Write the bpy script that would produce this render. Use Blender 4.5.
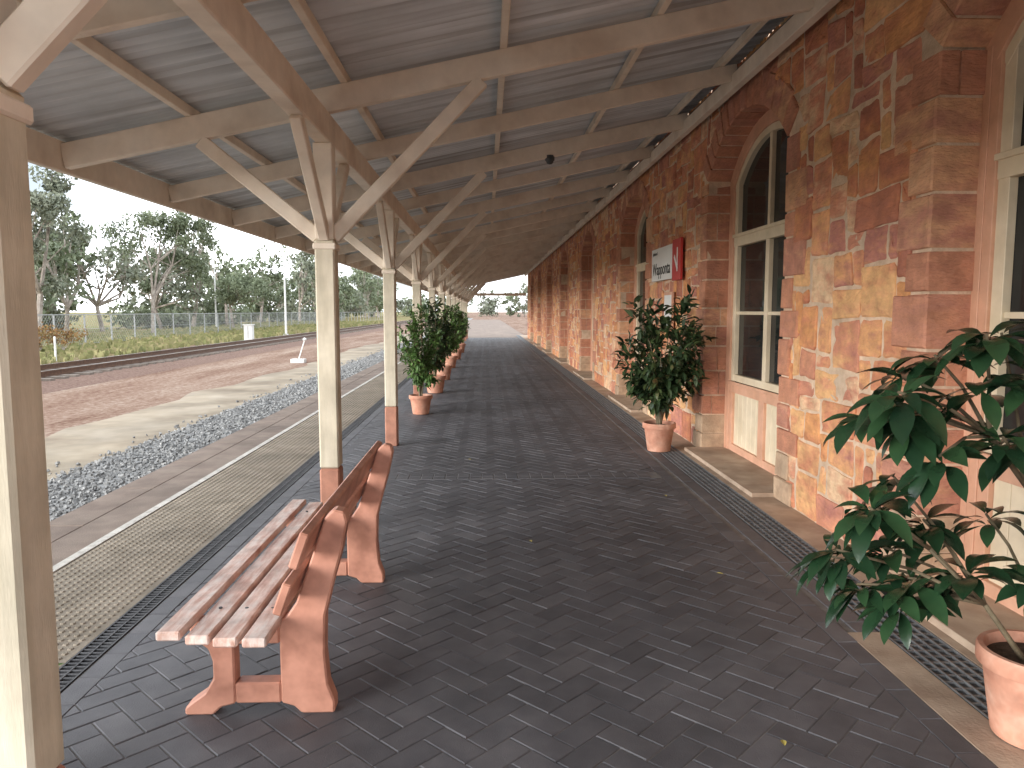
import bpy, bmesh, math, random
from mathutils import Vector, Matrix
R = random.Random(7)
scene = bpy.context.scene
for o in list(bpy.data.objects): bpy.data.objects.remove(o)

# ---------------------------------------------------------------- helpers
class MB:
    def __init__(s): s.V=[]; s.F=[]; s.M=[]
    def add(s,vs,fs,m=0):
        b=len(s.V); s.V.extend([tuple(v) for v in vs])
        for f in fs: s.F.append(tuple(b+i for i in f)); s.M.append(m)
    def box(s,x0,x1,y0,y1,z0,z1,m=0):
        vs=[(x0,y0,z0),(x1,y0,z0),(x1,y1,z0),(x0,y1,z0),(x0,y0,z1),(x1,y0,z1),(x1,y1,z1),(x0,y1,z1)]
        s.add(vs,[(0,3,2,1),(4,5,6,7),(0,1,5,4),(1,2,6,5),(2,3,7,6),(3,0,4,7)],m)
    def beam(s,p,q,w,h,m=0,ref=Vector((0,0,1))):
        p=Vector(p);q=Vector(q);d=(q-p).normalized()
        si=d.cross(ref)
        if si.length<1e-4: si=Vector((1,0,0))
        si.normalize(); up=si.cross(d).normalized()
        a=si*w/2;b=up*h/2
        vs=[p-a-b,p+a-b,p+a+b,p-a+b,q-a-b,q+a-b,q+a+b,q-a+b]
        s.add(vs,[(0,1,2,3),(7,6,5,4),(0,4,5,1),(1,5,6,2),(2,6,7,3),(3,7,4,0)],m)
    def tube(s,p,q,r0,r1,n=6,m=0,cap=True):
        p=Vector(p);q=Vector(q);d=(q-p)
        if d.length<1e-6: return
        d.normalize(); a=d.orthogonal().normalized(); b=d.cross(a)
        vs=[];
        for c,r in ((p,r0),(q,r1)):
            for i in range(n):
                t=2*math.pi*i/n; vs.append(c+a*math.cos(t)*r+b*math.sin(t)*r)
        fs=[(i,(i+1)%n,n+(i+1)%n,n+i) for i in range(n)]
        if cap: fs+= [tuple(reversed(range(n))),tuple(range(n,2*n))]
        s.add(vs,fs,m)
    def lathe(s,cx,cy,prof,n=28,m=0):
        vs=[];fs=[]
        for r,z in prof:
            for i in range(n):
                t=2*math.pi*i/n; vs.append((cx+r*math.cos(t),cy+r*math.sin(t),z))
        for k in range(len(prof)-1):
            for i in range(n):
                fs.append((k*n+i,k*n+(i+1)%n,(k+1)*n+(i+1)%n,(k+1)*n+i))
        s.add(vs,fs,m)
    def prism(s,poly,axis0,axis1,m=0):
        n=len(poly)
        vs=[(x,axis0,z) for x,z in poly]+[(x,axis1,z) for x,z in poly]
        fs=[tuple(range(n)),tuple(reversed(range(n,2*n)))]+[(i,n+i,n+(i+1)%n,(i+1)%n) for i in range(n)]
        s.add(vs,fs,m)
    def obj(s,name,mats,parent=None,smooth=False,bevel=0,fixn=False):
        me=bpy.data.meshes.new(name); me.from_pydata(s.V,[],s.F); 
        for m in mats: me.materials.append(m)
        if len(mats)>1: me.polygons.foreach_set('material_index',s.M)
        if smooth: me.polygons.foreach_set('use_smooth',[True]*len(me.polygons))
        me.update()
        if fixn:
            bm=bmesh.new();bm.from_mesh(me);bmesh.ops.recalc_face_normals(bm,faces=bm.faces);bm.to_mesh(me);bm.free()
        o=bpy.data.objects.new(name,me); scene.collection.objects.link(o)
        if parent: o.parent=parent
        if bevel:
            b=o.modifiers.new('b','BEVEL'); b.width=bevel; b.segments=1; b.limit_method='ANGLE'
        return o
def empty(name):
    e=bpy.data.objects.new(name,None); scene.collection.objects.link(e); return e

def mat(name,cols,scale=5,rough=.8,bump=0,bscale=40,island=0,detail=3,spec=.4,stretch=(1,1,1),bdist=.01,big=0,bigr=(.72,1.2),metal=0):
    m=bpy.data.materials.new(name); m.use_nodes=True; nt=m.node_tree; N=nt.nodes; Lk=nt.links
    bs=N['Principled BSDF']; bs.inputs['Roughness'].default_value=rough
    bs.inputs['Specular IOR Level'].default_value=spec; bs.inputs['Metallic'].default_value=metal
    tc=N.new('ShaderNodeTexCoord'); mp=N.new('ShaderNodeMapping'); mp.inputs['Scale'].default_value=stretch
    Lk.new(tc.outputs['Object'],mp.inputs['Vector'])
    ns=N.new('ShaderNodeTexNoise'); ns.inputs['Scale'].default_value=scale; ns.inputs['Detail'].default_value=detail
    ns.inputs['Roughness'].default_value=.6
    Lk.new(mp.outputs['Vector'],ns.inputs['Vector'])
    st=N.new('ShaderNodeMapRange'); st.inputs['From Min'].default_value=.3; st.inputs['From Max'].default_value=.7
    Lk.new(ns.outputs['Fac'],st.inputs['Value']); v=st.outputs['Result']
    if island:
        g=N.new('ShaderNodeNewGeometry'); mx=N.new('ShaderNodeMix'); mx.inputs['Factor'].default_value=island
        Lk.new(v,mx.inputs['A']); Lk.new(g.outputs['Random Per Island'],mx.inputs['B']); v=mx.outputs['Result']
    rp=N.new('ShaderNodeValToRGB'); el=rp.color_ramp.elements
    while len(el)<len(cols): el.new(.5)
    for e,(p,c) in zip(el,cols): e.position=p; e.color=(c[0],c[1],c[2],1)
    Lk.new(v,rp.inputs['Fac']); col=rp.outputs['Color']
    if big:
        n2=N.new('ShaderNodeTexNoise'); n2.inputs['Scale'].default_value=big; n2.inputs['Detail'].default_value=4; n2.inputs['Roughness'].default_value=.65
        Lk.new(tc.outputs['Object'],n2.inputs['Vector'])
        mr=N.new('ShaderNodeMapRange'); mr.inputs['From Min'].default_value=.3; mr.inputs['From Max'].default_value=.7
        mr.inputs['To Min'].default_value=bigr[0]; mr.inputs['To Max'].default_value=bigr[1]
        Lk.new(n2.outputs['Fac'],mr.inputs['Value'])
        vm=N.new('ShaderNodeVectorMath'); vm.operation='SCALE'
        Lk.new(col,vm.inputs[0]); Lk.new(mr.outputs['Result'],vm.inputs['Scale']); col=vm.outputs['Vector']
    Lk.new(col,bs.inputs['Base Color'])
    if bump:
        nb=N.new('ShaderNodeTexNoise'); nb.inputs['Scale'].default_value=bscale; nb.inputs['Detail'].default_value=4
        Lk.new(mp.outputs['Vector'],nb.inputs['Vector'])
        b=N.new('ShaderNodeBump'); b.inputs['Strength'].default_value=bump; b.inputs['Distance'].default_value=bdist
        Lk.new(nb.outputs['Fac'],b.inputs['Height']); Lk.new(b.outputs['Normal'],bs.inputs['Normal'])
    return m

# ---------------------------------------------------------------- materials
M_paver=mat('charcoal_pavers',[(0,(.072,.073,.081)),(.5,(.104,.104,.114)),(1,(.142,.140,.149))],6,.58,.5,160,island=.5,big=.7,bdist=.003)
M_sand=mat('joint_sand',[(0,(.13,.12,.115)),(1,(.22,.205,.19))],9,.95,.4,120)
M_conc=mat('platform_concrete',[(0,(.175,.13,.105)),(1,(.265,.21,.17))],3,.9,.3,90,big=.8)
M_tan=mat('tan_concrete',[(0,(.36,.26,.19)),(1,(.52,.41,.31))],4,.9,.3,60,big=1.2)
M_tact=mat('tactile_paving',[(0,(.22,.185,.14)),(1,(.31,.265,.21))],5,.85,.3,90,big=1)
M_white=mat('white_line_paint',[(0,(.36,.33,.29)),(.4,(.52,.50,.45)),(1,(.62,.59,.54))],14,.7,.2,90,big=3)
M_iron=mat('dark_iron_grate',[(0,(.03,.03,.035)),(1,(.08,.08,.085))],12,.55,.2,90)
M_galv=mat('galvanised_grate',[(0,(.12,.13,.14)),(1,(.22,.23,.24))],12,.45,.2,90,metal=.3)
SC=[(0,(.34,.14,.11)),(.12,(.54,.21,.12)),(.22,(.74,.36,.15)),(.32,(.60,.24,.14)),(.42,(.80,.47,.22)),(.50,(.66,.30,.18)),(.58,(.48,.20,.16)),(.66,(.78,.41,.19)),(.74,(.64,.27,.17)),(.82,(.82,.58,.36)),(.90,(.56,.24,.16)),(1,(.70,.34,.20))]
M_stone=mat('rubble_sandstone',SC,3.5,.85,.9,18,island=.86,detail=5,stretch=(1,.8,2.0),bdist=.020,big=8,bigr=(.74,1.14))
M_quoin=mat('quoin_sandstone',[(0,(.42,.18,.12)),(.35,(.60,.28,.17)),(.6,(.52,.24,.17)),(.8,(.72,.40,.23)),(1,(.76,.48,.31))],4,.85,.9,22,island=.72,detail=5,stretch=(1,1,3),bdist=.018,big=8,bigr=(.74,1.14))
M_mortar=mat('lime_mortar',[(0,(.60,.43,.30)),(1,(.76,.59,.44))],12,.95,.7,70,big=2)
M_plinth=mat('pale_plinth_stone',[(0,(.40,.27,.18)),(1,(.52,.38,.26))],8,.9,.6,50,big=6)
M_cream=mat('cream_timber_paint',[(0,(.68,.57,.46)),(.5,(.82,.72,.60)),(1,(.85,.77,.66))],2.2,.6,.25,30,big=5,bdist=.004,bigr=(.86,1.03))
M_post=mat('post_cream_paint',[(0,(.50,.45,.34)),(.6,(.60,.54,.42)),(1,(.65,.59,.47))],2.5,.6,.25,30,stretch=(6,6,1),big=4,bdist=.004,bigr=(.82,1.1))
M_foot=mat('post_base_terracotta_paint',[(0,(.36,.16,.11)),(1,(.45,.22,.15))],4,.6,.2,40,big=6)
M_pink=mat('salmon_paint',[(0,(.62,.34,.22)),(1,(.72,.42,.29))],3,.55,.15,40,big=5,bigr=(.85,1.1))
M_bench=mat('bench_salmon_paint',[(0,(.42,.19,.13)),(.5,(.52,.25,.175)),(1,(.56,.28,.20))],6,.45,.25,60,big=6,bdist=.003,bigr=(.82,1.12))
M_slat=mat('weathered_glare_slats',[(0,(.46,.25,.19)),(.35,(.60,.40,.33)),(.65,(.70,.56,.50)),(1,(.74,.66,.61))],4,.45,.3,60,stretch=(8,1.2,4),big=7,bdist=.003)  # weathered salmon paint; the palest tones also put seat glare into the colour
M_cpanel=mat('cream_panel_paint',[(0,(.68,.57,.40)),(1,(.78,.67,.50))],3,.55,.1,40,big=4,bigr=(.88,1.08))
M_glass=mat('dark_window_glass',[(0,(.008,.010,.012)),(1,(.035,.036,.034))],1.3,.06,0,spec=.3)
M_roof=mat('corrugated_iron',[(0,(.40,.41,.42)),(.5,(.62,.66,.69)),(1,(.76,.80,.84))],1.0,.55,.1,30,stretch=(.35,11,1),big=.9,bigr=(.78,1.08))  # noise streaks along the ribs: rib light and shade put into the colour
M_dark=mat('dark_flashing',[(0,(.05,.055,.06)),(1,(.10,.105,.11))],6,.6)
M_terra=mat('terracotta_pot',[(0,(.46,.20,.13)),(.6,(.57,.29,.20)),(1,(.64,.38,.28))],7,.8,.3,80,big=5,bdist=.003)
M_soil=mat('potting_soil',[(0,(.03,.02,.012)),(1,(.09,.06,.04))],30,.95,1,60)
M_leafbig=mat('glossy_leaf',[(0,(.009,.027,.014)),(.5,(.018,.050,.022)),(.85,(.034,.080,.032)),(1,(.10,.14,.05))],9,.24,.2,60,island=.7,spec=.6,bdist=.003)
M_leafficus=mat('ficus_leaf',[(0,(.018,.034,.016)),(.5,(.034,.064,.025)),(.85,(.07,.10,.036)),(1,(.17,.10,.045))],4,.38,island=.7,spec=.5)
M_leafcit=mat('citrus_leaf',[(0,(.045,.09,.023)),(.5,(.08,.15,.04)),(1,(.15,.25,.07))],4,.45,island=.6,spec=.45)
M_stem=mat('plant_stem',[(0,(.10,.08,.05)),(1,(.2,.16,.1))],14,.8,.4,80)
M_gum=mat('gum_foliage',[(0,(.085,.11,.065)),(.5,(.15,.18,.105)),(1,(.23,.265,.165))],.5,.65,island=.5)
M_gumo=mat('gum_foliage_olive',[(0,(.11,.125,.085)),(.5,(.175,.195,.14)),(1,(.275,.29,.215))],.25,.7,island=.5)
M_bark=mat('gum_bark',[(0,(.18,.145,.125)),(1,(.45,.40,.35))],3,.85,.3,20)
M_ballast=mat('grey_ballast',[(0,(.14,.14,.14)),(.5,(.24,.24,.236)),(1,(.38,.375,.36))],9,.9,.5,50,island=.7)
M_slab=mat('old_concrete_slab',[(0,(.205,.16,.112)),(.5,(.285,.235,.17)),(1,(.34,.288,.22))],.9,.95,.4,40,big=.8)
M_rail=mat('rusty_rail',[(0,(.08,.04,.025)),(1,(.16,.085,.05))],12,.5,metal=.4)
M_railtop=mat('worn_rail_head',[(0,(.32,.30,.28)),(1,(.45,.43,.40))],12,.3,metal=.8)
M_sleeper=mat('timber_sleeper',[(0,(.14,.115,.095)),(1,(.26,.22,.185))],6,.9,.5,40,island=.5)
M_trackbed=mat('red_track_ballast',[(0,(.105,.058,.042)),(.5,(.18,.108,.08)),(1,(.25,.168,.13))],14,.95,.8,60,bdist=.03)
M_fence=mat('galvanised_fence',[(0,(.24,.25,.25)),(1,(.36,.37,.37))],4,.5)
M_whitepole=mat('white_pole_paint',[(0,(.56,.56,.54)),(1,(.68,.68,.66))],4,.5)
M_signw=mat('sign_white',[(0,(.72,.72,.70)),(1,(.80,.80,.78))],2,.4)
M_signr=mat('sign_red',[(0,(.45,.03,.03)),(1,(.53,.045,.04))],2,.4)
M_black=mat('black_lettering',[(0,(.015,.015,.015)),(1,(.03,.03,.03))],2,.5)
M_deadleaf=mat('yellow_leaf',[(0,(.38,.33,.06)),(1,(.5,.42,.12))],9,.6)

def ground_mat():
    m=bpy.data.materials.new('ground_dirt_grass'); m.use_nodes=True; nt=m.node_tree; N=nt.nodes; L=nt.links
    bs=N['Principled BSDF']; bs.inputs['Roughness'].default_value=.95; bs.inputs['Specular IOR Level'].default_value=.1
    tc=N.new('ShaderNodeTexCoord')
    def noise(s,d=5,st=None):
        n=N.new('ShaderNodeTexNoise'); n.inputs['Scale'].default_value=s; n.inputs['Detail'].default_value=d; n.inputs['Roughness'].default_value=.70
        if st:
            mp=N.new('ShaderNodeMapping'); mp.inputs['Scale'].default_value=st; L.new(tc.outputs['Object'],mp.inputs['Vector']); L.new(mp.outputs['Vector'],n.inputs['Vector'])
        else: L.new(tc.outputs['Object'],n.inputs['Vector'])
        return n
    def ramp(src,cols):
        r=N.new('ShaderNodeValToRGB'); e=r.color_ramp.elements
        while len(e)<len(cols): e.new(.5)
        for q,(p,c) in zip(e,cols): q.position=p;q.color=(*c,1)
        L.new(src,r.inputs['Fac']); return r
    n1=noise(.9,5,(1,.18,1)); n2=noise(9)
    mixn=N.new('ShaderNodeMix'); mixn.inputs['Factor'].default_value=.55
    L.new(n1.outputs['Fac'],mixn.inputs['A']); L.new(n2.outputs['Fac'],mixn.inputs['B'])
    dirt=ramp(mixn.outputs['Result'],[(.38,(.125,.068,.045)),(.46,(.20,.122,.088)),(.53,(.265,.185,.14)),(.63,(.36,.29,.23))])
    n3=noise(.22); n4=noise(4)
    mixg=N.new('ShaderNodeMix'); mixg.inputs['Factor'].default_value=.45
    L.new(n3.outputs['Fac'],mixg.inputs['A']); L.new(n4.outputs['Fac'],mixg.inputs['B'])
    grass=ramp(mixg.outputs['Result'],[(.38,(.26,.15,.095)),(.47,(.24,.19,.095)),(.53,(.20,.20,.08)),(.64,(.145,.165,.06))])
    sp=N.new('ShaderNodeSeparateXYZ'); L.new(tc.outputs['Object'],sp.inputs[0])
    ad=N.new('ShaderNodeMath'); ad.operation='MULTIPLY_ADD'; ad.inputs[1].default_value=5.0
    L.new(n1.outputs['Fac'],ad.inputs[0]); L.new(sp.outputs['X'],ad.inputs[2])
    mr=N.new('ShaderNodeMapRange'); mr.inputs['From Min'].default_value=-13.2; mr.inputs['From Max'].default_value=-15.0
    L.new(ad.outputs[0],mr.inputs['Value'])
    mx=N.new('ShaderNodeMix'); mx.data_type='RGBA'
    L.new(mr.outputs['Result'],mx.inputs['Factor']); L.new(dirt.outputs['Color'],mx.inputs['A']); L.new(grass.outputs['Color'],mx.inputs['B'])
    L.new(mx.outputs['Result'],bs.inputs['Base Color'])
    nb=noise(25); b=N.new('ShaderNodeBump'); b.inputs['Strength'].default_value=.7; b.inputs['Distance'].default_value=.03
    L.new(nb.outputs['Fac'],b.inputs['Height']); L.new(b.outputs['Normal'],bs.inputs['Normal'])
    return m
M_ground=ground_mat()

GZ=-0.32
Y0,Y1=-1.3,45.0
XW=2.5
# ---------------------------------------------------------------- ground
m=MB(); m.add([(-900,-200,GZ),(600,-200,GZ),(600,1300,GZ),(-900,1300,GZ)],[(0,1,2,3)]); m.obj('ground',[M_ground])
m=MB(); vs=[];n=280
for i in range(n+1):
    y=-10+i*.8
    vs+= [(-6.6+R.uniform(-.15,.15)+.22*math.sin(y*.3)+.1*math.sin(y*1.3),y,GZ+.004),(-4.8+R.uniform(-.08,.08),y,GZ+.004)]
m.add(vs,[(2*i,2*i+1,2*i+3,2*i+2) for i in range(n)]); m.obj('concrete_path',[M_slab])
m=MB(); m.add([(-4.85,-10,GZ+.012),(-3.3,-10,GZ+.012),(-3.3,200,GZ+.012),(-4.85,200,GZ+.012)],[(0,1,2,3)])
for k in range(20000):
    y=4+ (R.random()**1.5)*40; x=R.uniform(-4.95,-3.32)+ (R.random()<.06)*R.uniform(-.5,0); s=R.uniform(.011,.026)*(1+ (y-4)/50)
    rot=Matrix.Rotation(R.random()*6.28,3,Vector((R.gauss(0,1),R.gauss(0,1),R.gauss(0,1))).normalized())
    vs=[]
    for a in ((-1,-1,-1),(1,-1,-1),(1,1,-1),(-1,1,-1),(-1,-1,1),(1,-1,1),(1,1,1),(-1,1,1)):
        v=rot@Vector((a[0]*s*R.uniform(.5,1),a[1]*s*R.uniform(.5,1),a[2]*s*R.uniform(.35,.8)))
        vs.append((v.x+x,v.y+y,v.z+GZ+.018+R.uniform(0,.008)))
    m.add(vs,[(0,3,2,1),(4,5,6,7),(0,1,5,4),(1,2,6,5),(2,3,7,6),(3,0,4,7)])
m.obj('ballast_gravel',[M_ballast])

tr=empty('railway_track')
m=MB(); vs=[]
sec=[(-14.7,GZ+.003),(-14.0,GZ+.11),(-11.1,GZ+.11),(-10.3,GZ+.003)]
for k,y in enumerate((-60,500)): vs+=[(x,y,z) for x,z in sec]
m.add(vs,[(i,i+1,4+i+1,4+i) for i in range(3)]); m.obj('track_bed',[M_trackbed],tr)
m=MB()
for i in range(400):
    y=-10+i*.62+R.uniform(-.03,.03); m.box(-13.8+R.uniform(-.05,.05),-11.3+R.uniform(-.05,.05),y,y+.23,GZ+.08,GZ+.165+R.uniform(0,.01))
m.obj('sleepers',[M_sleeper],tr)
m=MB()
for x in (-11.83,-13.27):
    m.box(x-.06,x+.06,-60,500,GZ+.17,GZ+.19); m.box(x-.012,x+.012,-60,500,GZ+.19,GZ+.28); m.box(x-.034,x+.034,-60,500,GZ+.28,GZ+.315)
    m.box(x-.028,x+.028,-60,500,GZ+.316,GZ+.32,1)
m.obj('rails',[M_rail,M_railtop],tr)

# ---------------------------------------------------------------- platform
YP=-6.0
pf=empty('station_platform')
m=MB(); m.box(-3.3,2.55,YP-4,140,GZ-.2,-.014); m.obj('platform_slab',[M_conc],pf,bevel=.01)
m=MB(); y=YP-4
while y<100:
    m.box(-3.34,-3.02,y,y+1.19,-.12,.0); y+=1.2
m.obj('edge_coping',[M_conc],pf,bevel=.008)
m=MB(); m.box(-2.73,-2.67,YP,100,-.012,.001); m.obj('white_safety_line',[M_white],pf)
m=MB(); m.box(-3.018,-2.735,YP,100,-.012,-.002); m.obj('edge_strip',[M_conc],pf)
m=MB(); y=YP
while y<60:
    m.box(-2.655,-1.93,y,y+.296,-.012,-.003); y+=.3
y=1.5
while y<24:
    x=-2.63
    while x<-1.94:
        r=.0165;n=6
        vs=[(x+r*math.cos(i*1.0472),y+r*math.sin(i*1.0472),-.004) for i in range(n)]+[(x+r*.65*math.cos(i*1.0472),y+r*.65*math.sin(i*1.0472),.003) for i in range(n)]
        m.add(vs,[(i,(i+1)%n,n+(i+1)%n,n+i) for i in range(n)]+[tuple(range(n,2*n))]); x+=.05
    y+=.05
m.obj('tactile_strip',[M_tact],pf)
m=MB(); m.box(-1.925,-1.80,YP,50,-.012,-.008)
for x in (-1.922,-1.865,-1.808): m.box(x,x+.008,YP,50,-.008,.002)
y=1.0
while y<22: m.box(-1.914,-1.808,y,y+.012,-.008,.0); y+=.035
m.obj('slot_drain',[M_iron],pf)
m=MB(); m.box(1.97,2.22,YP,50,-.012,-.009)
for i in range(6): 
    x=1.975+i*.047; m.box(x,x+.008,YP,50,-.009,.003,1)
y=1.0
while y<26: m.box(1.983,2.21,y,y+.009,-.009,.001,1); y+=.06
m.obj('drain_grate',[M_dark,M_galv],pf)
m=MB(); m.box(2.223,XW+.3,YP,50,-.012,.004); m.box(1.80,1.967,YP,3.55,-.012,.001); 
m.obj('wall_side_strip',[M_tan],pf)
m=MB(); m.box(-1.797,1.966,YP,Y1+.5,-.013,-.0045); m.obj('paver_bed',[M_sand],pf)
def bricks(rects):
    m=MB()
    for (cx,cy,lx,ly,rot) in rects:
        c,s=math.cos(rot),math.sin(rot); dz=R.uniform(-.0012,.0012); t1=R.uniform(-.0008,.0008)
        vs=[]
        for z,ins in ((-.012,0),(-.0035,0),(0,.004)):
            for a,b in ((-1,-1),(1,-1),(1,1),(-1,1)):
                u=a*(lx/2-.0018-ins); v=b*(ly/2-.0018-ins)
                vs.append((cx+u*c-v*s,cy+u*s+v*c,z+dz+(t1*a if z==0 else 0)))
        fs=[(8,9,10,11)]
        for k in (0,4):
            for i in range(4): fs.append((k+i,k+(i+1)%4,k+4+(i+1)%4,k+4+i))
        m.add(vs,fs)
    return m
W=.115
rects=[]; ang=math.radians(45); c,s=math.cos(ang),math.sin(ang)
bands=[(7.05,7.30),(13.3,13.55),(22.,22.25),(33,33.25)]
xl,xr=-1.68,1.69
for i in range(-80,440):
    for j in range(-440,440):
        r=(i-j)%4
        if r==0: u,v,lx,ly=(i+1)*W,(j+.5)*W,2*W,W
        elif r==3: u,v,lx,ly=(i+.5)*W,(j+1)*W,W,2*W
        else: continue
        x=u*c-v*s; y=u*s+v*c
        if xl-.13<x<xr+.13 and -1.5<y<Y1: rects.append((x,y,lx,ly,ang))
hb=bricks(rects)
me=bpy.data.meshes.new('herringbone_pavers'); me.from_pydata(hb.V,[],hb.F); me.materials.append(M_paver)
bm=bmesh.new(); bm.from_mesh(me)
for co,no in (((xl,0,0),(-1,0,0)),((xr,0,0),(1,0,0))):
    bmesh.ops.bisect_plane(bm,geom=bm.verts[:]+bm.edges[:]+bm.faces[:],plane_co=co,plane_no=no,clear_outer=True)
bm.to_mesh(me); bm.free()
o=bpy.data.objects.new('herringbone_pavers',me); scene.collection.objects.link(o); o.parent=pf
rects=[]; y=-1.5
while y<Y1:
    rects.append((xl-.0575,y,.112,.23,0)); 
    if y>3.55: rects.append((xr+.058,y,.112,.23,0)); rects.append((xr+.058+.115+.04,y,.115,.23,0))
    else: rects.append((xr+.055,y,.108,.23,0))
    y+=.23
bricks(rects).obj('border_pavers',[M_paver],pf)
rects=[]
for a,b in bands:
    for row in range(2):
        x=xl+.06
        while x<xr-.05: rects.append((x,a+.0575+row*.1175,.115,.115,0)); x+=.1165
mm=bricks(rects); mm.V=[(x,y,z+.004) for x,y,z in mm.V]
mm.obj('cross_band_pavers',[M_paver],pf)
m=MB()
for a,b in bands: m.box(xl,xr,a+.002,b-.016,-.003,.001)
m.obj('cross_band_bed',[M_sand],pf)

# ---------------------------------------------------------------- station building
bd=empty('station_building')
WO=2.2; ZS=3.02; RISE=.50
RA=((WO/2)**2+RISE**2)/(2*RISE); ZC=ZS+RISE-RA; HA=math.asin(WO/2/RA)
centers=[3.05,7.34,12.75,18.4,23.9,29.4,34.9,40.4]
ZT=4.2
def clip(poly,p,n):
    out=[]
    for i in range(len(poly)):
        a=poly[i];b=poly[(i+1)%len(poly)]
        da=(a[0]-p[0])*n[0]+(a[1]-p[1])*n[1]; db=(b[0]-p[0])*n[0]+(b[1]-p[1])*n[1]
        if da>=0: out.append(a)
        if (da>=0)!=(db>=0):
            t=da/(da-db); out.append((a[0]+t*(b[0]-a[0]),a[1]+t*(b[1]-a[1])))
    return out
def area(p): return abs(sum(p[i][0]*p[(i+1)%len(p)][1]-p[(i+1)%len(p)][0]*p[i][1] for i in range(len(p))))/2
cw,ch=.135,.118
NC=int((Y1-Y0)/cw); NR=int(ZT/ch)+1
jit={}
def J(i,j):
    if (i,j) not in jit:
        jit[(i,j)]=(Y0+i*cw+R.uniform(-.028,.028), j*ch+(R.uniform(-.022,.022) if j>0 else 0))
    return jit[(i,j)]
occ=[[False]*NR for _ in range(NC)]
stones=MB()
def add_stone(poly,x):
    if len(poly)<3 or area(poly)<.0022: return
    cy=sum(p[0] for p in poly)/len(poly); cz=sum(p[1] for p in poly)/len(poly)
    q=[]; n=len(poly)
    for i in range(n):
        a=poly[i-1];b=poly[i];c2=poly[(i+1)%n]
        for o_ in (a,c2):
            L=math.hypot(o_[0]-b[0],o_[1]-b[1]); t=min(.3,R.uniform(.008,.032)/max(L,.001))
            q.append((b[0]+(o_[0]-b[0])*t,b[1]+(o_[1]-b[1])*t))
    q2=[]; n=len(q)
    for i in range(n):
        a=q[i];b=q[(i+1)%n]; q2.append(a)
        L=math.hypot(a[0]-b[0],a[1]-b[1])
        if L>.12:
            k=2 if L>.22 else 1
            for e in range(1,k+1):
                f=e/(k+1); q2.append((a[0]+(b[0]-a[0])*f+R.uniform(-.007,.007),a[1]+(b[1]-a[1])*f+R.uniform(-.007,.007)))
    n=len(q2)
    f=x-R.uniform(.010,.028); ty=R.uniform(-.04,.04); tz=R.uniform(-.04,.04)
    def ring(ins,xd,j):
        out=[]
        for (a,b) in q2:
            L=math.hypot(a-cy,b-cz); k=max(0,(L-ins)/L) if L>0 else 0
            yy=cy+(a-cy)*k; zz=cz+(b-cz)*k
            out.append((xd+ty*(yy-cy)+tz*(zz-cz)+R.uniform(-j,j),yy,zz))
        return out
    vs=ring(.011,x+.005,0)+ring(.014,f+.006,.002)+ring(.026,f,.004)+ring(.075,f-.003,.006)
    vs.append((f-R.uniform(-.002,.008),cy,cz))
    fs=[]
    for k in range(3):
        for i in range(n): fs.append((k*n+i,k*n+(i+1)%n,(k+1)*n+(i+1)%n,(k+1)*n+i))
    for i in range(n): fs.append((3*n+i,3*n+(i+1)%n,4*n))
    stones.add(vs,fs)
for j in range(NR):
    for i in range(NC):
        if occ[i][j]: continue
        h=R.choice((1,2,2,2,2,3)); w=R.choice((1,2,2,3,3,4))
        if h==1 and w<2: w=3
        if h==3: w=max(w,2)
        ww=1
        while ww<w and i+ww<NC and not occ[i+ww][j]: ww+=1
        hh=1
        while hh<h and j+hh<NR and all(not occ[i+k][j+hh] for k in range(ww)): hh+=1
        for a in range(ww):
            for b in range(hh): occ[i+a][j+b]=True
        p=[J(i,j),J(i+ww,j),J(i+ww,j+hh),J(i,j+hh)]
        p=[(a,min(b,ZT)) for a,b in p]
        cy=sum(q[0] for q in p)/4; cz=sum(q[1] for q in p)/4
        for oc in centers:
            if abs(cy-oc)<WO/2+.9:
                dy=cy-oc; dz=cz-ZC; sg=1 if dy>0 else -1
                if cz>ZS-.05 and math.atan2(abs(dy),dz)<HA+.07:
                    L=math.hypot(dy,dz); nn=(dy/L,dz/L)
                    p=clip(p,(oc+nn[0]*(RA+.235),ZC+nn[1]*(RA+.235)),nn)
                else:
                    p=clip(p,(oc+sg*(WO/2+.19),0),(sg,0))
        add_stone(p,XW)
stones.obj('wall_stones',[M_stone],bd,fixn=True)
qm=MB()
def hexa(mb,pts,x0,x1,mi=0,ch=.010):
    cy=sum(p[0] for p in pts)/4; cz=sum(p[1] for p in pts)/4
    def sc(ins,x,j=0):
        o=[]
        for a,b in pts:
            L=math.hypot(a-cy,b-cz); k=(L-ins)/L
            o.append((x+R.uniform(-j,j),cy+(a-cy)*k+R.uniform(-j,j)*.5,cz+(b-cz)*k+R.uniform(-j,j)*.5))
        return o
    vs=sc(.005,x1)+sc(.005,x0+ch,.004)+sc(.018,x0,.004)
    fs=[(8,9,10,11)]
    for k in (0,4):
        for i in range(4): fs.append((k+i,k+(i+1)%4,k+4+(i+1)%4,k+4+i))
    mb.add(vs,fs,mi)
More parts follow.
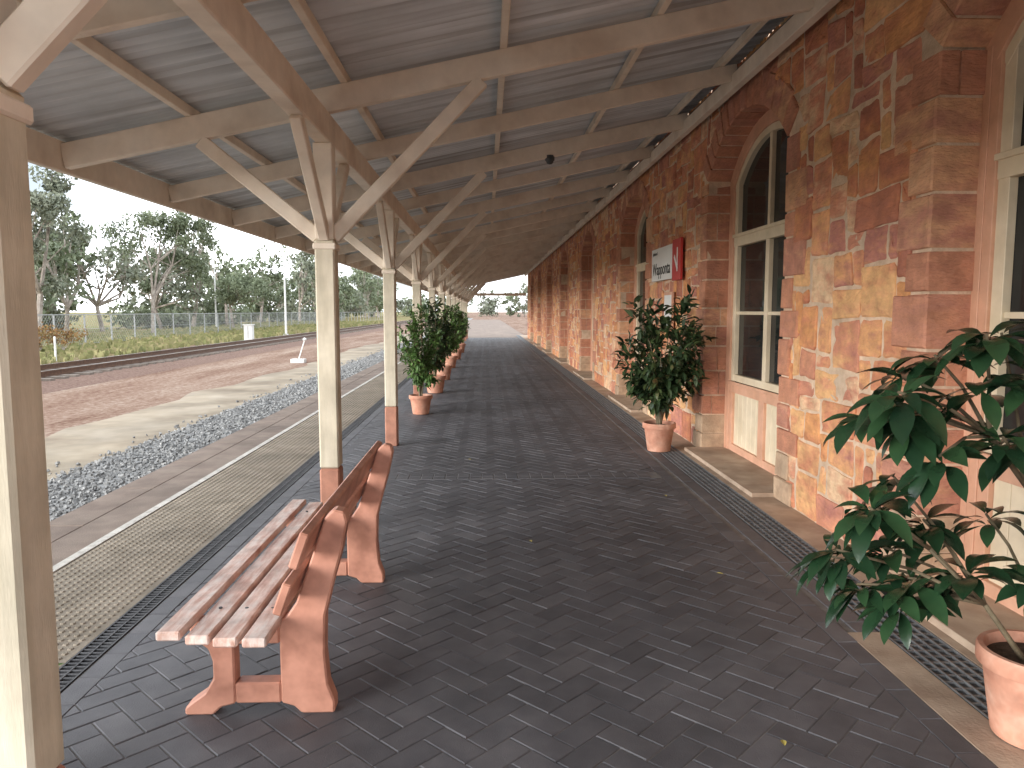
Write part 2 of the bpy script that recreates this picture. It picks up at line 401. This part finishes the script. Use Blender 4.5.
for oc in centers:
    for sg in (-1,1):
        z=.42; k=0
        e=oc+sg*WO/2
        hexa(qm,[(e-sg*.012,0.005),(e+sg*.34,.005),(e+sg*.34,.20),(e-sg*.012,.20)],XW-.038,2.82,1)
        hexa(qm,[(e-sg*.006,0.205),(e+sg*.26,.205),(e+sg*.26,.415),(e-sg*.006,.415)],XW-.034,2.82,1)
        while z<ZS-.02:
            h=R.uniform(.19,.33)
            if z+h>ZS-.12: h=ZS-z
            L=(.22 if k%2 else .36)+R.uniform(-.03,.08)
            j0=R.uniform(-.010,.010)
            a=[(e+j0,z+.006),(e+sg*L,z+.006),(e+sg*L,z+h-.006),(e+j0,z+h-.006)]
            if R.random()<.4:
                hexa(qm,a,XW-.028-R.uniform(0,.010),2.82)
            else:
                xs=XW+R.uniform(.08,.16)
                hexa(qm,a,XW-.028-R.uniform(0,.010),xs-.008); 
                a2=[(y-sg*.006*R.random(),zz) for y,zz in a]; hexa(qm,a2,xs,2.82,0,.004)
            z+=h; k+=1
    nv=15
    for v in range(nv):
        t0=-HA+2*HA*v/nv+.004; t1=-HA+2*HA*(v+1)/nv-.004; ro=RA+R.uniform(.25,.31); ri=RA+R.uniform(-.006,.006)
        pts=[(oc+ri*math.sin(t0),ZC+ri*math.cos(t0)),(oc+ri*math.sin(t1),ZC+ri*math.cos(t1)),(oc+ro*math.sin(t1),ZC+ro*math.cos(t1)),(oc+ro*math.sin(t0),ZC+ro*math.cos(t0))]
        hexa(qm,pts,XW-.026-R.uniform(0,.012),2.82)
qm.obj('quoins_and_arches',[M_quoin,M_plinth],bd,fixn=True)
bm_=MB(); xf=XW-.009; xb=2.95; prev=Y0
for oc in centers:
    a=oc-WO/2-.012; b=oc+WO/2+.012
    bm_.box(xf,xb,prev,a,0.001,ZT); 
    n=16; rr=RA+.012
    for i in range(n):
        t0=-HA+2*HA*i/n; t1=-HA+2*HA*(i+1)/n
        y_0=a if i==0 else oc+rr*math.sin(t0); y_1=b if i==n-1 else oc+rr*math.sin(t1)
        z_0=ZC+rr*math.cos(t0); z_1=ZC+rr*math.cos(t1)
        bm_.add([(xf,y_0,z_0),(xf,y_1,z_1),(xf,y_1,ZT),(xf,y_0,ZT),(xb,y_0,z_0),(xb,y_1,z_1),(xb,y_1,ZT),(xb,y_0,ZT)],[(0,1,2,3),(0,4,5,1),(4,7,6,5),(3,2,6,7)])
    prev=b
bm_.box(xf,xb,prev,Y1,0.001,ZT)
bm_.box(2.96,9,Y0,Y1,GZ,ZT+.6)
bm_.obj('wall_mortar_body',[M_mortar],bd)
for idx,oc in enumerate(centers):
    d=empty('arched_door'); d.parent=bd
    m=MB(); a=oc-WO/2; b=oc+WO/2; 
    g=MB(); g.box(2.80,2.81,a-.1,b+.1,.74,ZS+RISE+.1); g.obj('glass',[M_glass],d)
    def ringf(m,r0,r1,x0,x1,mi):
        n=24
        for i in range(n):
            t0=-HA+2*HA*i/n;t1=-HA+2*HA*(i+1)/n
            P=lambda r,t:(oc+r*math.sin(t),ZC+r*math.cos(t))
            q=[P(r0,t0),P(r0,t1),P(r1,t1),P(r1,t0)]
            vs=[(x0,)+p for p in q]+[(x1,)+p for p in q]
            m.add(vs,[(0,1,2,3),(0,4,5,1),(3,2,6,7)],mi)
    m.box(2.73,2.80,a-.02,a+.13,.02,ZS+.03,0); m.box(2.73,2.80,b-.13,b+.02,.02,ZS+.03,0); ringf(m,RA-.13,RA+.02,2.727,2.80,0)
    m.box(2.724,2.73,a+.02,a+.06,.02,ZS,0); m.box(2.724,2.73,b-.06,b-.02,.02,ZS,0)
    m.box(2.735,2.80,a+.13,b-.13,.70,.80,0)
    m.box(2.715,2.735,a+.10,b-.10,.79,.825,0)
    m.box(2.74,2.80,a+.13,b-.13,.02,.12,0)
    m.box(2.738,2.80,oc-.07,oc+.07,.12,.70,0)
    m.box(2.738,2.80,a+.13,a+.22,.12,.70,0); m.box(2.738,2.80,b-.22,b-.13,.12,.70,0)
    m.box(2.75,2.80,a+.13,a+.22,.825,ZS,1); m.box(2.75,2.80,b-.22,b-.13,.825,ZS,1); ringf(m,RA-.20,RA-.13,2.747,2.80,1)
    m.box(2.752,2.80,a+.22,b-.22,.825,.90,1)
    m.box(2.742,2.80,a+.13,b-.13,2.30,2.42,1); m.box(2.725,2.742,a+.12,b-.12,2.40,2.435,1)
    m.box(2.754,2.80,oc-.045,oc+.045,.90,2.30,1); m.box(2.756,2.80,oc-.03,oc+.03,2.42,ZS+RISE-.15,1)
    m.box(2.765,2.80,a+.22,b-.22,1.56,1.595,1)
    for (p,q) in ((a+.22,oc-.07),(oc+.07,b-.22)):
        n=6; w=(q-p)/n
        for k in range(n): m.box(2.768,2.80,p+k*w+.003,p+(k+1)*w-.003,.12,.70,2)
    m.box(2.2735,2.80,a,b,.005,.045,3)
    m.obj('frame',[M_pink,M_cpanel,M_cpanel,M_tan],d,bevel=.004)
m=MB(); m.box(2.40,2.463,Y0,Y1,3.77,3.90); m.obj('wall_flashing',[M_dark],bd)
sg=empty('station_sign')
m=MB(); m.box(XW-.085,XW-.055,9.75,10.95,2.02,2.47,0); m.box(XW-.088,XW-.056,9.33,9.745,1.99,2.51,1)
m.box(XW-.093,XW-.088,9.46,9.50,2.1,2.4,0); m.beam((XW-.091,9.46,2.12),(XW-.091,9.63,2.3),.004,.05,0)
m.obj('sign_board',[M_signw,M_signr],sg,bevel=.004)
for body,sz,zz in (('Wapponta',.24,2.10),('platform 1',.07,2.38)):
    cu=bpy.data.curves.new('sign_text','FONT'); cu.body=body; cu.size=sz; cu.extrude=.001; cu.align_x='LEFT'
    t=bpy.data.objects.new('sign_text',cu); scene.collection.objects.link(t); cu.materials.append(M_black); t.parent=sg
    t.matrix_world=Matrix(((0,0,-1,XW-.089),(-1,0,0,10.87),(0,1,0,zz),(0,0,0,1)))
nb=MB(); nb.box(XW-.075,XW-.05,9.75,10.2,1.35,1.85,1); nb.box(XW-.082,XW-.075,9.79,10.16,1.39,1.81,0); nb.obj('notice_board',[M_signw,M_pink])

# ---------------------------------------------------------------- awning
aw=empty('platform_awning')
SL=.218
def zr(x): return 3.21+SL*(x+1.13)
XF=-2.95
PX=-1.13
posts_y=[-1.0,1.76]+[5.43+3.5*i for i in range(0,12)]
PIT=.088
m=MB(); n=int((Y1+1-Y0)/PIT)*8; vs=[]
xs=[XF-.12,-1.2,.6,2.485]
for i in range(n+1):
    y=Y0+i*PIT/8; dz=.0145*math.sin(2*math.pi*i/8)
    for x in xs: vs.append((x,y,zr(x)+dz+.015))
k=len(xs)
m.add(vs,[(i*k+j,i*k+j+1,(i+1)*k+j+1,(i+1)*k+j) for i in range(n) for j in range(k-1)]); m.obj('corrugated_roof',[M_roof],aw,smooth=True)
m=MB()
for x in (-2.05,-.98,.13,1.22,2.2):
    z=zr(x)-.036
    y=Y0
    while y<Y1:
        e=min(y+5.25,Y1); m.beam((x+R.uniform(-.006,.006),y,z),(x+R.uniform(-.006,.006),e-.003,z),.05,.07); y=e
m.obj('purlins',[M_cream],aw,bevel=.004)
m=MB(); ry=[]
for a,b in zip(posts_y[:-1],posts_y[1:]): ry+=[(a,1),((a+b)/2,0)]
ry.append((posts_y[-1],1))
for y,main in ry:
    h=.17 if main else .15
    y+=R.uniform(-.012,.012)
    off=.072+h/2
    m.beam((XF+.03,y,zr(XF+.03)-off),(2.36,y,zr(2.36)-off),.07 if main else .055,h)
m.obj('rafters',[M_cream],aw,bevel=.006)
m=MB(); m.box(2.30,2.375,Y0,Y1,3.66,3.80); m.obj('wall_plate',[M_cream],aw,bevel=.005)
m=MB(); m.box(XF-.02,XF+.03,Y0,Y1,2.56,2.77); m.box(XF-.16,XF-.03,Y0,Y1,2.68,2.79,0); m.obj('fascia_beam',[M_cream],aw,bevel=.006)
m=MB(); m.box(PX-.055,PX+.055,Y0,Y1,2.765,2.965); m.obj('post_beam',[M_cream],aw,bevel=.008)
for y in posts_y:
    m=MB(); m.box(PX-.07,PX+.07,y-.07,y+.07,.47,2.10); m.obj('post',[M_post],aw,bevel=.012)
    m=MB(); m.box(PX-.072,PX+.072,y-.072,y+.072,-.008,.468); m.obj('post_base',[M_foot],aw,bevel=.012)
    m=MB(); m.box(PX-.066,PX+.066,y-.066,y+.066,2.10,2.763); m.box(PX-.08,PX+.08,y-.08,y+.08,2.03,2.075)
    m.beam((PX+.05,y,2.12),(-.02,y,zr(-.02)-.25),.06,.10)
    m.beam((PX-.05,y,2.12),(-1.98,y,zr(-1.98)-.25),.06,.10)
    m.beam((PX,y-.05,2.12),(PX,y-.78,2.77),.07,.09); m.beam((PX,y+.05,2.12),(PX,y+.78,2.77),.07,.09)
    m.obj('braces',[M_cream],aw,bevel=.007)
m=MB(); m.box(XF,2.4,Y1+.02,Y1+.08,2.50,2.66); m.obj('end_beam',[M_cream],aw,bevel=.005)
m=MB(); m.lathe(.75,8.93,[(0.001,3.30),(.025,3.305),(.04,3.32),(.045,3.34),(.055,3.345),(.055,3.40),(0.001,3.40)],16); m.obj('security_camera',[M_dark],smooth=True)

# ---------------------------------------------------------------- bench
bn=empty('park_bench')
def support(y0,y1):
    m=MB()
    m.prism([(-1.20,0),(-1.09,0),(-1.06,.03),(-1.0,.045),(-1.0,.13),(-1.0,.30),(-1.0,.385),(-1.17,.385),(-1.17,.34),(-1.145,.305),(-1.10,.27),(-1.085,.22),(-1.085,.15),(-1.12,.09),(-1.17,.055),(-1.20,.03)],y0,y1)
    m.prism([(-1.0,.045),(-.82,.045),(-.82,.13),(-1.0,.13)],y0+.001,y1-.001)
    m.prism([(-1.0,.29),(-.82,.29),(-.82,.385),(-1.0,.385)],y0+.001,y1-.001)
    m.prism([(-.82,.045),(-.77,.03),(-.74,0),(-.61,0),(-.61,.05),(-.635,.12),(-.645,.25),(-.64,.40),(-.61,.52),(-.57,.66),(-.545,.78),(-.555,.82),(-.595,.83),(-.63,.80),(-.70,.60),(-.75,.46),(-.79,.40),(-.82,.385)],y0,y1)
    return m
YN,YF=2.88,4.32
for y in (YN,YF):
    support(y,y+.075).obj('end_frame',[M_bench],bn,bevel=.007,fixn=True)
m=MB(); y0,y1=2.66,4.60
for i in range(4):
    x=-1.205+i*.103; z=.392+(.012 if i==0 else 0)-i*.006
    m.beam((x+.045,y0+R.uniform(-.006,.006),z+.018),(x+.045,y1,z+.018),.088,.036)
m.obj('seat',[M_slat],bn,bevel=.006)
m=MB()
nrm=Vector((-.94,0,.34)).normalized(); alo=Vector((.34,0,.94)).normalized()
for cxx,czz,hh in ((-.745,.555,.125),(-.68,.735,.14)):
    p0=Vector((cxx,y0,czz)); p1=Vector((cxx,y1,czz))
    a=alo*hh/2; b=nrm*.018
    vs=[p0-a-b,p0+a-b,p0+a+b,p0-a+b,p1-a-b,p1+a-b,p1+a+b,p1-a+b]
    m.add(vs,[(0,1,2,3),(7,6,5,4),(0,4,5,1),(1,5,6,2),(2,6,7,3),(3,7,4,0)])
m.obj('backrest',[M_bench],bn,bevel=.006,fixn=True)
m=MB()
for y in (YN+.037,YF+.037):
    for i in range(4):
        x=-1.16+i*.103; m.tube((x,y,.425),(x,y,.433-.003*i),.008,.007,8)
m.obj('bolts',[M_iron],bn)

# ---------------------------------------------------------------- leaves
def leaf(mb,p,d,up,L,Wd,droop,segs,mi=0,fold=.18,pw=.85):
    p=Vector(p); d=Vector(d).normalized(); s=d.cross(up)
    if s.length<1e-3: s=d.orthogonal()
    s.normalize()
    vs=[p.copy()]; c=p.copy(); dd=d.copy(); st=L/segs
    for k in range(1,segs+1):
        dd=(dd+Vector((0,0,-1))*droop/segs).normalized(); c=c+dd*st
        nk=s.cross(dd).normalized()
        if k==segs: vs.append(c.copy()); break
        t=k/segs; w=Wd*math.sin(math.pi*t**pw)*.5
        vs+= [c-s*w+nk*w*fold*2,c.copy(),c+s*w+nk*w*fold*2]
    fs=[(0,1,2),(0,2,3)]
    for k in range(segs-2):
        a=1+3*k; fs+=[(a,a+3,a+4,a+1),(a+1,a+4,a+5,a+2)]
    a=1+3*(segs-2); e=len(vs)-1; fs+=[(a,e,a+1),(a+1,e,a+2)]
    mb.add(vs,fs,mi)
def pot(cx,cy,r,h,parent,name='pot'):
    m=MB()
    m.lathe(cx,cy,[(.001,.006),(r*.72,.006),(r*.74,.014),(r*.95,h*.78),(r*.96,h*.80),(r*1.06,h*.81),(r*1.08,h*.83),(r*1.08,h*.97),(r*1.05,h),(r*.95,h),(r*.92,h*.97),(r*.90,h*.86)],48)
    o=m.obj(name,[M_terra],parent,smooth=True); 
    es=o.modifiers.new('e','EDGE_SPLIT'); es.split_angle=math.radians(35)
    s=MB(); s.lathe(cx,cy,[(.93*r,h*.88),(r*.5,h*.89),(.001,h*.9)],24); s.obj('soil',[M_soil],parent)
def rv(): return Vector((R.gauss(0,1),R.gauss(0,1),R.gauss(0,1))).normalized()
def bush(name,cx,cy,pr,ph,W_,z0,z1,nl,LL,mleaf,shape=1.0,lobes=14):
    e=empty(name); pot(cx,cy,pr,ph,e)
    b=MB(); l=MB(); zc=(z0+z1)/2; hz=(z1-z0)/2
    tips=[]
    for k in range(lobes*3):
        while True:
            v=Vector((R.uniform(-1,1),R.uniform(-1,1),R.uniform(-1,1)))
            if v.length<1: break
        w=W_*(1-.25*v.z*shape)
        tips.append(Vector((cx+v.x*w,cy+v.y*w,zc+v.z*hz)))
    base=Vector((cx,cy,ph*.85))
    for t in tips:
        f=R.uniform(.25,.6); mid=base.lerp(t,f)+Vector((0,0,.08*(z1-z0))); mid.x=cx+(mid.x-cx)*.6; mid.y=cy+(mid.y-cy)*.6
        b.tube(base+rv()*.02,mid,.009,.006,5); b.tube(mid,t,.006,.003,5)
        out=(t-Vector((cx,cy,zc-hz*.4))).normalized()
        for q in range(nl//len(tips)):
            s_=R.random()**.6; pp=mid.lerp(t,s_)+rv()*R.uniform(0,.09)*(W_/.5)
            d=(out*.7+rv()+Vector((0,0,.15))).normalized()
            leaf(l,pp,d,Vector((0,0,1))+rv()*.4,LL*R.uniform(.6,1.15),LL*R.uniform(.36,.48),R.uniform(.2,1.0),3)
    b.obj('stems',[M_stem],e); l.obj('foliage',[mleaf],e)
    return e
bush('potted_ficus',1.98,8.45,.175,.33,.54,.48,1.88,1900,.14,M_leafficus,shape=-.35,lobes=15)
bush('potted_shrub',-1.02,11.65,.17,.30,.36,.38,1.72,1900,.10,M_leafcit,.1)
for (x,y,top,wd) in ((-1.0,14.7,1.95,.48),(-1.0,17.5,1.75,.45),(-1.02,21.2,1.9,.45),(-1.0,25,1.8,.45),(-1.0,29,1.8,.45)):
    bush('potted_shrub',x,y,.2,.34,wd,.45,top,1200,.13,M_leafcit if R.random()<.5 else M_leafficus,0)
# near right plant
e=empty('potted_umbrella_plant'); pcx,pcy=2.05,2.62; pot(pcx,pcy,.18,.34,e)
l=MB(); b=MB()
cl=[(1.38,1.22),(1.44,1.31),(1.52,1.20),(1.58,1.34),(1.66,1.42),(1.78,1.50),(1.92,1.50),(1.78,1.32),(1.97,1.36),(1.68,1.20),(2.0,1.12),(1.62,1.08),(1.86,1.14),
    (1.60,.92),(1.38,.90),(1.48,.84),(1.30,.72),(1.36,.60),(1.50,.70),(1.44,.52),(1.68,.78),(1.80,.62),(1.60,.58),(1.95,.78),(2.02,.62),(1.54,.50),(1.74,.50)]
base=Vector((pcx,pcy,.28))
top1=Vector((1.99,pcy+.02,.95)); top2=Vector((1.82,pcy,1.15))
b.tube(base,top1,.014,.011,8); b.tube(top1,top2,.011,.009,8)
low=Vector((1.84,pcy,.52)); b.tube(base+Vector((-.03,0,0)),low,.012,.009,8)
for (x,z) in cl:
    yy=pcy+R.uniform(-.20,.28); c0=Vector((x*(yy*.35+pcy*.65)/pcy-.03,yy,z+.02))
    if z>1.0: st=top2 if x<1.85 else top1
    else: st=low if x<1.85 else base.lerp(top1,.4)
    mid=st.lerp(c0,.5)+Vector((0,0,.03)); b.tube(st,mid,.008,.006,6); b.tube(mid,c0,.006,.005,6)
    ax=((c0-st).normalized()*.6+Vector((0,0,.9))).normalized()
    a1=ax.orthogonal().normalized(); a2=ax.cross(a1)
    nlv=R.randint(12,17); ph=R.random()*6
    for q in range(nlv):
        t=ph+q*2.39996; el=R.uniform(-.25,.75)
        d=(a1*math.cos(t)+a2*math.sin(t))*math.cos(el)+ax*math.sin(el)
        LL=R.uniform(.13,.215)
        leaf(l,c0-ax*R.uniform(0,.05)+d*.012,d,ax,LL,LL*R.uniform(.31,.40),R.uniform(.6,1.6),7,fold=.12,pw=1.15)
b.obj('stems',[M_stem],e,smooth=True); l.obj('leaves',[M_leafbig],e,smooth=True)
e=empty('potted_herb'); pot(-1.60,2.42,.12,.22,e); l=MB(); b=MB()
for k in range(26):
    t=Vector((-1.58+R.uniform(-.13,.08),2.40+R.uniform(-.12,.12),R.uniform(.24,.44))); b.tube((-1.60,2.42,.18),t,.004,.003,5)
    for q in range(9): leaf(l,t+rv()*.03,rv()+Vector((0,0,.3)),Vector((0,0,1)),R.uniform(.05,.08),.038,.6,4)
b.obj('stems',[M_stem],e); l.obj('leaves',[M_leafcit],e)
l=MB()
for (x,y) in ((1.10,2.62),(-1.55,3.62),(.3,5.1),(1.4,4.4),(-.2,8.0),(1.55,6.3),(-1.4,6.6)):
    t=R.random()*6; leaf(l,(x,y,.008),(math.cos(t),math.sin(t),.1),Vector((0,0,1)),R.uniform(.04,.06),.022,.1,4)
l.obj('fallen_leaves',[M_deadleaf])

# ---------------------------------------------------------------- trees
def tree(b,l,x,y,H,sp,nl,ls,trunk=.3,flat=.75,mi=0,lo=.5,tight=1.0):
    base=Vector((x,y,GZ)); fk=base+Vector((R.uniform(-.05,.05)*H,R.uniform(-.05,.05)*H,H*trunk)); r=H*.018
    b.tube(base,fk,r,r*.8,7)
    tips=[]
    for i in range(R.randint(5,8)):
        a=R.random()*6.28; rad=sp*R.uniform(.15,.9)
        t=Vector((x+rad*math.cos(a),y+rad*math.sin(a),GZ+H*R.uniform(lo,.92)-rad*.12))
        mid=fk.lerp(t,.5)+Vector((0,0,-.03*H))+rv()*.04*H
        b.tube(fk,mid,r*.6,r*.4,6); b.tube(mid,t,r*.4,r*.2,6)
        tips.append((t,1.0))
        for k in range(R.randint(3,5)):
            t2=mid.lerp(t,R.uniform(.2,1))+Vector((R.gauss(0,1)*sp*.28,R.gauss(0,1)*sp*.28,R.uniform(-.12,.12)*H)); 
            t2.z=min(t2.z,GZ+H*.97); b.tube(mid,t2,r*.25,r*.08,5); tips.append((t2,.75))
    for c,sz in tips:
        n=int(nl/len(tips)); sg=sp*.20*sz*R.uniform(.6,1.4)*tight
        for k in range(n):
            v=rv()*sg*(R.random()**.5)*1.5; pp=c+Vector((v.x,v.y,v.z*flat))
            d=(rv()+Vector((0,0,-.6))).normalized(); L=ls*R.uniform(.5,1.2)
            s=d.cross(rv()).normalized()*L*.24
            l.add([pp-d*L*.5,pp+s,pp+d*L*.5,pp-s],[(0,1,2,3)],mi)
for (x,y,H,sp,nl,mt,lo) in ((-24.6,42,10.2,3.8,9500,M_gumo,.4),(-23.5,34,8.2,3.0,5500,M_gumo,.4),(-27,62,10.4,4.6,11000,M_gum,.6),(-26.5,80,9.0,4.4,8000,M_gum,.45)):
    e=empty('gum_tree'); b=MB(); l=MB(); tree(b,l,x,y,H,sp,nl,.28,trunk=.28,lo=lo,tight=.95)
    b.obj('trunk_and_limbs',[M_bark],e); l.obj('crown',[mt],e)
b=MB(); l=MB()
for k in range(38):
    y=48+ (k/38)**1.3*240+R.uniform(-4,4); x=-30-R.uniform(0,10)
    tree(b,l,x,y,R.uniform(6,13)*(1+y/800),R.uniform(2.8,5)*(1+y/500),1250,.47*(1+y/220),trunk=.2,flat=.85,mi=R.randint(0,1),lo=.33)
for k in range(30):
    x=-42+k*5+R.uniform(-2,2); y=240+R.uniform(0,60)
    tree(b,l,x,y,R.uniform(6,13),R.uniform(4,7),600,1.2,trunk=.1,flat=.9,mi=R.randint(0,1),lo=.2)
for k in range(40):
    y=30+k*4.4; x=-31-R.uniform(0,20)
    tree(b,l,x,y,R.uniform(2.2,5.2),R.uniform(2.4,4.5),800,.45*(1+y/200),trunk=.06,flat=.9,mi=R.randint(0,1),lo=.12)
e=empty('distant_trees'); b.obj('trunks',[M_bark],e); l.obj('crowns',[M_gum,M_gumo],e)
l=MB()
for k in range(12000):
    x=-15.6-R.random()**1.1*15; y=18+R.random()**1.4*100; h=R.uniform(.05,.20)*(1+y/80)
    a=R.random()*6.28; w=h*.35
    l.add([(x-w*math.cos(a),y-w*math.sin(a),GZ),(x+w*math.cos(a),y+w*math.sin(a),GZ),(x+w*1.3*math.cos(a)+R.uniform(-.05,.05),y+w*math.sin(a),GZ+h),(x-w*.8*math.cos(a),y-w*math.sin(a),GZ+h*R.uniform(.6,1))],[(0,1,2,3)])
M_tuft=mat('dry_grass',[(0,(.13,.155,.055)),(.5,(.23,.225,.095)),(1,(.36,.30,.17))],.3,.8,island=.5)
l.obj('grass_tufts',[M_tuft])
M_rust=mat('rusty_scrub_leaves',[(0,(.18,.09,.036)),(.5,(.27,.15,.055)),(1,(.2,.18,.065))],2,.8,island=.6)
e=empty('scrub_bush'); b=MB(); l=MB(); 
for k in range(3): tree(b,l,-20.3+k*.7,33+k*.6,1.5,1.0,700,.13,trunk=.1)
b.obj('twigs',[M_bark],e); l.obj('scrub_leaves',[M_rust],e)

m=MB(); fx=-22.5
y=22
while y<190:
    m.box(fx-.035,fx+.035,y-.035,y+.035,GZ,GZ+1.75); y+=3
m.box(fx-.025,fx+.025,22,190,GZ+1.7,GZ+1.75); m.box(fx-.01,fx+.01,22,190,GZ+.1,GZ+.12); m.box(fx-.01,fx+.01,22,190,GZ+.9,GZ+.92)
y=22
while y<120:
    m.beam((fx,y,GZ+.05),(fx,y+1.6,GZ+1.7),.008,.008); m.beam((fx,y+1.6,GZ+.05),(fx,y,GZ+1.7),.008,.008); y+=.24
m.obj('chain_link_fence',[M_fence])
def pole(name,x,y,h,r,arm=0):
    m=MB(); m.tube((x,y,GZ),(x,y,GZ+h),r,r*.6,10); m.tube((x,y,GZ),(x,y,GZ+.12),r*2.2,r*2.2,10)
    if arm: m.beam((x-.05,y,GZ+h),(x+arm,y,GZ+h+.1),.06,.06); m.box(x+arm*.6,x+arm*1.3,y-.12,y+.12,GZ+h+.03,GZ+h+.14)
    m.obj(name,[M_whitepole])
pole('street_lamp',-15.8,60,5.9,.09,.25)
pole('street_lamp',-29,82,9.2,.10,.9)
m=MB(); m.box(-14.9,-14.3,46.6,47.1,GZ,GZ+.12); m.box(-14.85,-14.35,46.65,47.05,GZ+.12,GZ+1.05); m.box(-14.9,-14.3,46.6,47.1,GZ+1.05,GZ+1.1); m.box(-14.61,-14.59,46.64,46.65,GZ+.2,GZ+1.0,1); m.obj('electrical_cabinet',[M_whitepole,M_dark],bevel=.01)
m=MB(); m.tube((-16.6,29.5,GZ),(-16.6,29.5,GZ+.9),.04,.04,8,0); m.lathe(-16.6,29.5,[(.045,GZ+.9),(.03,GZ+.94),(.001,GZ+.95)],8); m.obj('track_marker_post',[M_whitepole])
m=MB(); m.box(-7.25,-6.75,28,28.4,GZ,GZ+.14); m.beam((-7.0,28.2,GZ+.1),(-6.75,28.2,GZ+.85),.04,.04); m.lathe(-6.75,28.2,[(.001,GZ+.8),(.07,GZ+.84),(.07,GZ+.9),(.001,GZ+.94)],10); m.obj('point_lever',[M_whitepole])

# ---------------------------------------------------------------- world + sun
w=bpy.data.worlds.new('World'); scene.world=w; w.use_nodes=True; nt=w.node_tree; N=nt.nodes; L=nt.links
for n_ in list(N): N.remove(n_)
out=N.new('ShaderNodeOutputWorld'); bg=N.new('ShaderNodeBackground'); sky=N.new('ShaderNodeTexSky'); sky.sky_type='NISHITA'; sky.sun_disc=False
sunv=Vector((-.82,-.57,.17)).normalized()
sky.sun_elevation=math.asin(sunv.z); sky.sun_rotation=math.atan2(sunv.x,sunv.y); sky.air_density=1.0; sky.dust_density=.6
tc=N.new('ShaderNodeTexCoord'); mp=N.new('ShaderNodeMapping'); mp.inputs['Scale'].default_value=(1,1,2.8)
L.new(tc.outputs['Generated'],mp.inputs['Vector'])
ns=N.new('ShaderNodeTexNoise'); ns.inputs['Scale'].default_value=2.6; ns.inputs['Detail'].default_value=6; ns.inputs['Roughness'].default_value=.55
L.new(mp.outputs['Vector'],ns.inputs['Vector'])
mr=N.new('ShaderNodeMapRange'); mr.inputs['From Min'].default_value=.42; mr.inputs['From Max'].default_value=.66; mr.inputs['To Min'].default_value=0; mr.inputs['To Max'].default_value=1.0
L.new(ns.outputs['Fac'],mr.inputs['Value'])
hz=N.new('ShaderNodeMix'); hz.data_type='RGBA'; hz.inputs['Factor'].default_value=.62; hz.inputs['B'].default_value=(8.0,9.0,10.3,1)
L.new(sky.outputs['Color'],hz.inputs['A'])
mx=N.new('ShaderNodeMix'); mx.data_type='RGBA'; mx.inputs['B'].default_value=(35,35.8,37,1)
L.new(mr.outputs['Result'],mx.inputs['Factor']); L.new(hz.outputs['Result'],mx.inputs['A'])
L.new(mx.outputs['Result'],bg.inputs['Color']); bg.inputs['Strength'].default_value=.15
L.new(bg.outputs['Background'],out.inputs['Surface'])
sl=bpy.data.lights.new('sun','SUN'); sl.energy=5.0; sl.angle=math.radians(34); sl.color=(1,.97,.93)
so=bpy.data.objects.new('sun',sl); scene.collection.objects.link(so); so.rotation_euler=(-sunv).to_track_quat('-Z','Y').to_euler()

# ---------------------------------------------------------------- camera
cam=bpy.data.cameras.new('camera'); co=bpy.data.objects.new('camera',cam); scene.collection.objects.link(co); scene.camera=co
cam.sensor_width=36; cam.lens=36*750/1024; cam.clip_end=3000; cam.clip_start=.05
ya=math.radians(1.98); pi_=math.radians(5.56)
f=Vector((math.sin(ya)*math.cos(pi_),math.cos(ya)*math.cos(pi_),-math.sin(pi_)))
co.location=(0,0,1.6); co.rotation_euler=f.to_track_quat('-Z','Y').to_euler()
scene.view_settings.view_transform='Standard'; scene.view_settings.look='None'; scene.view_settings.exposure=0
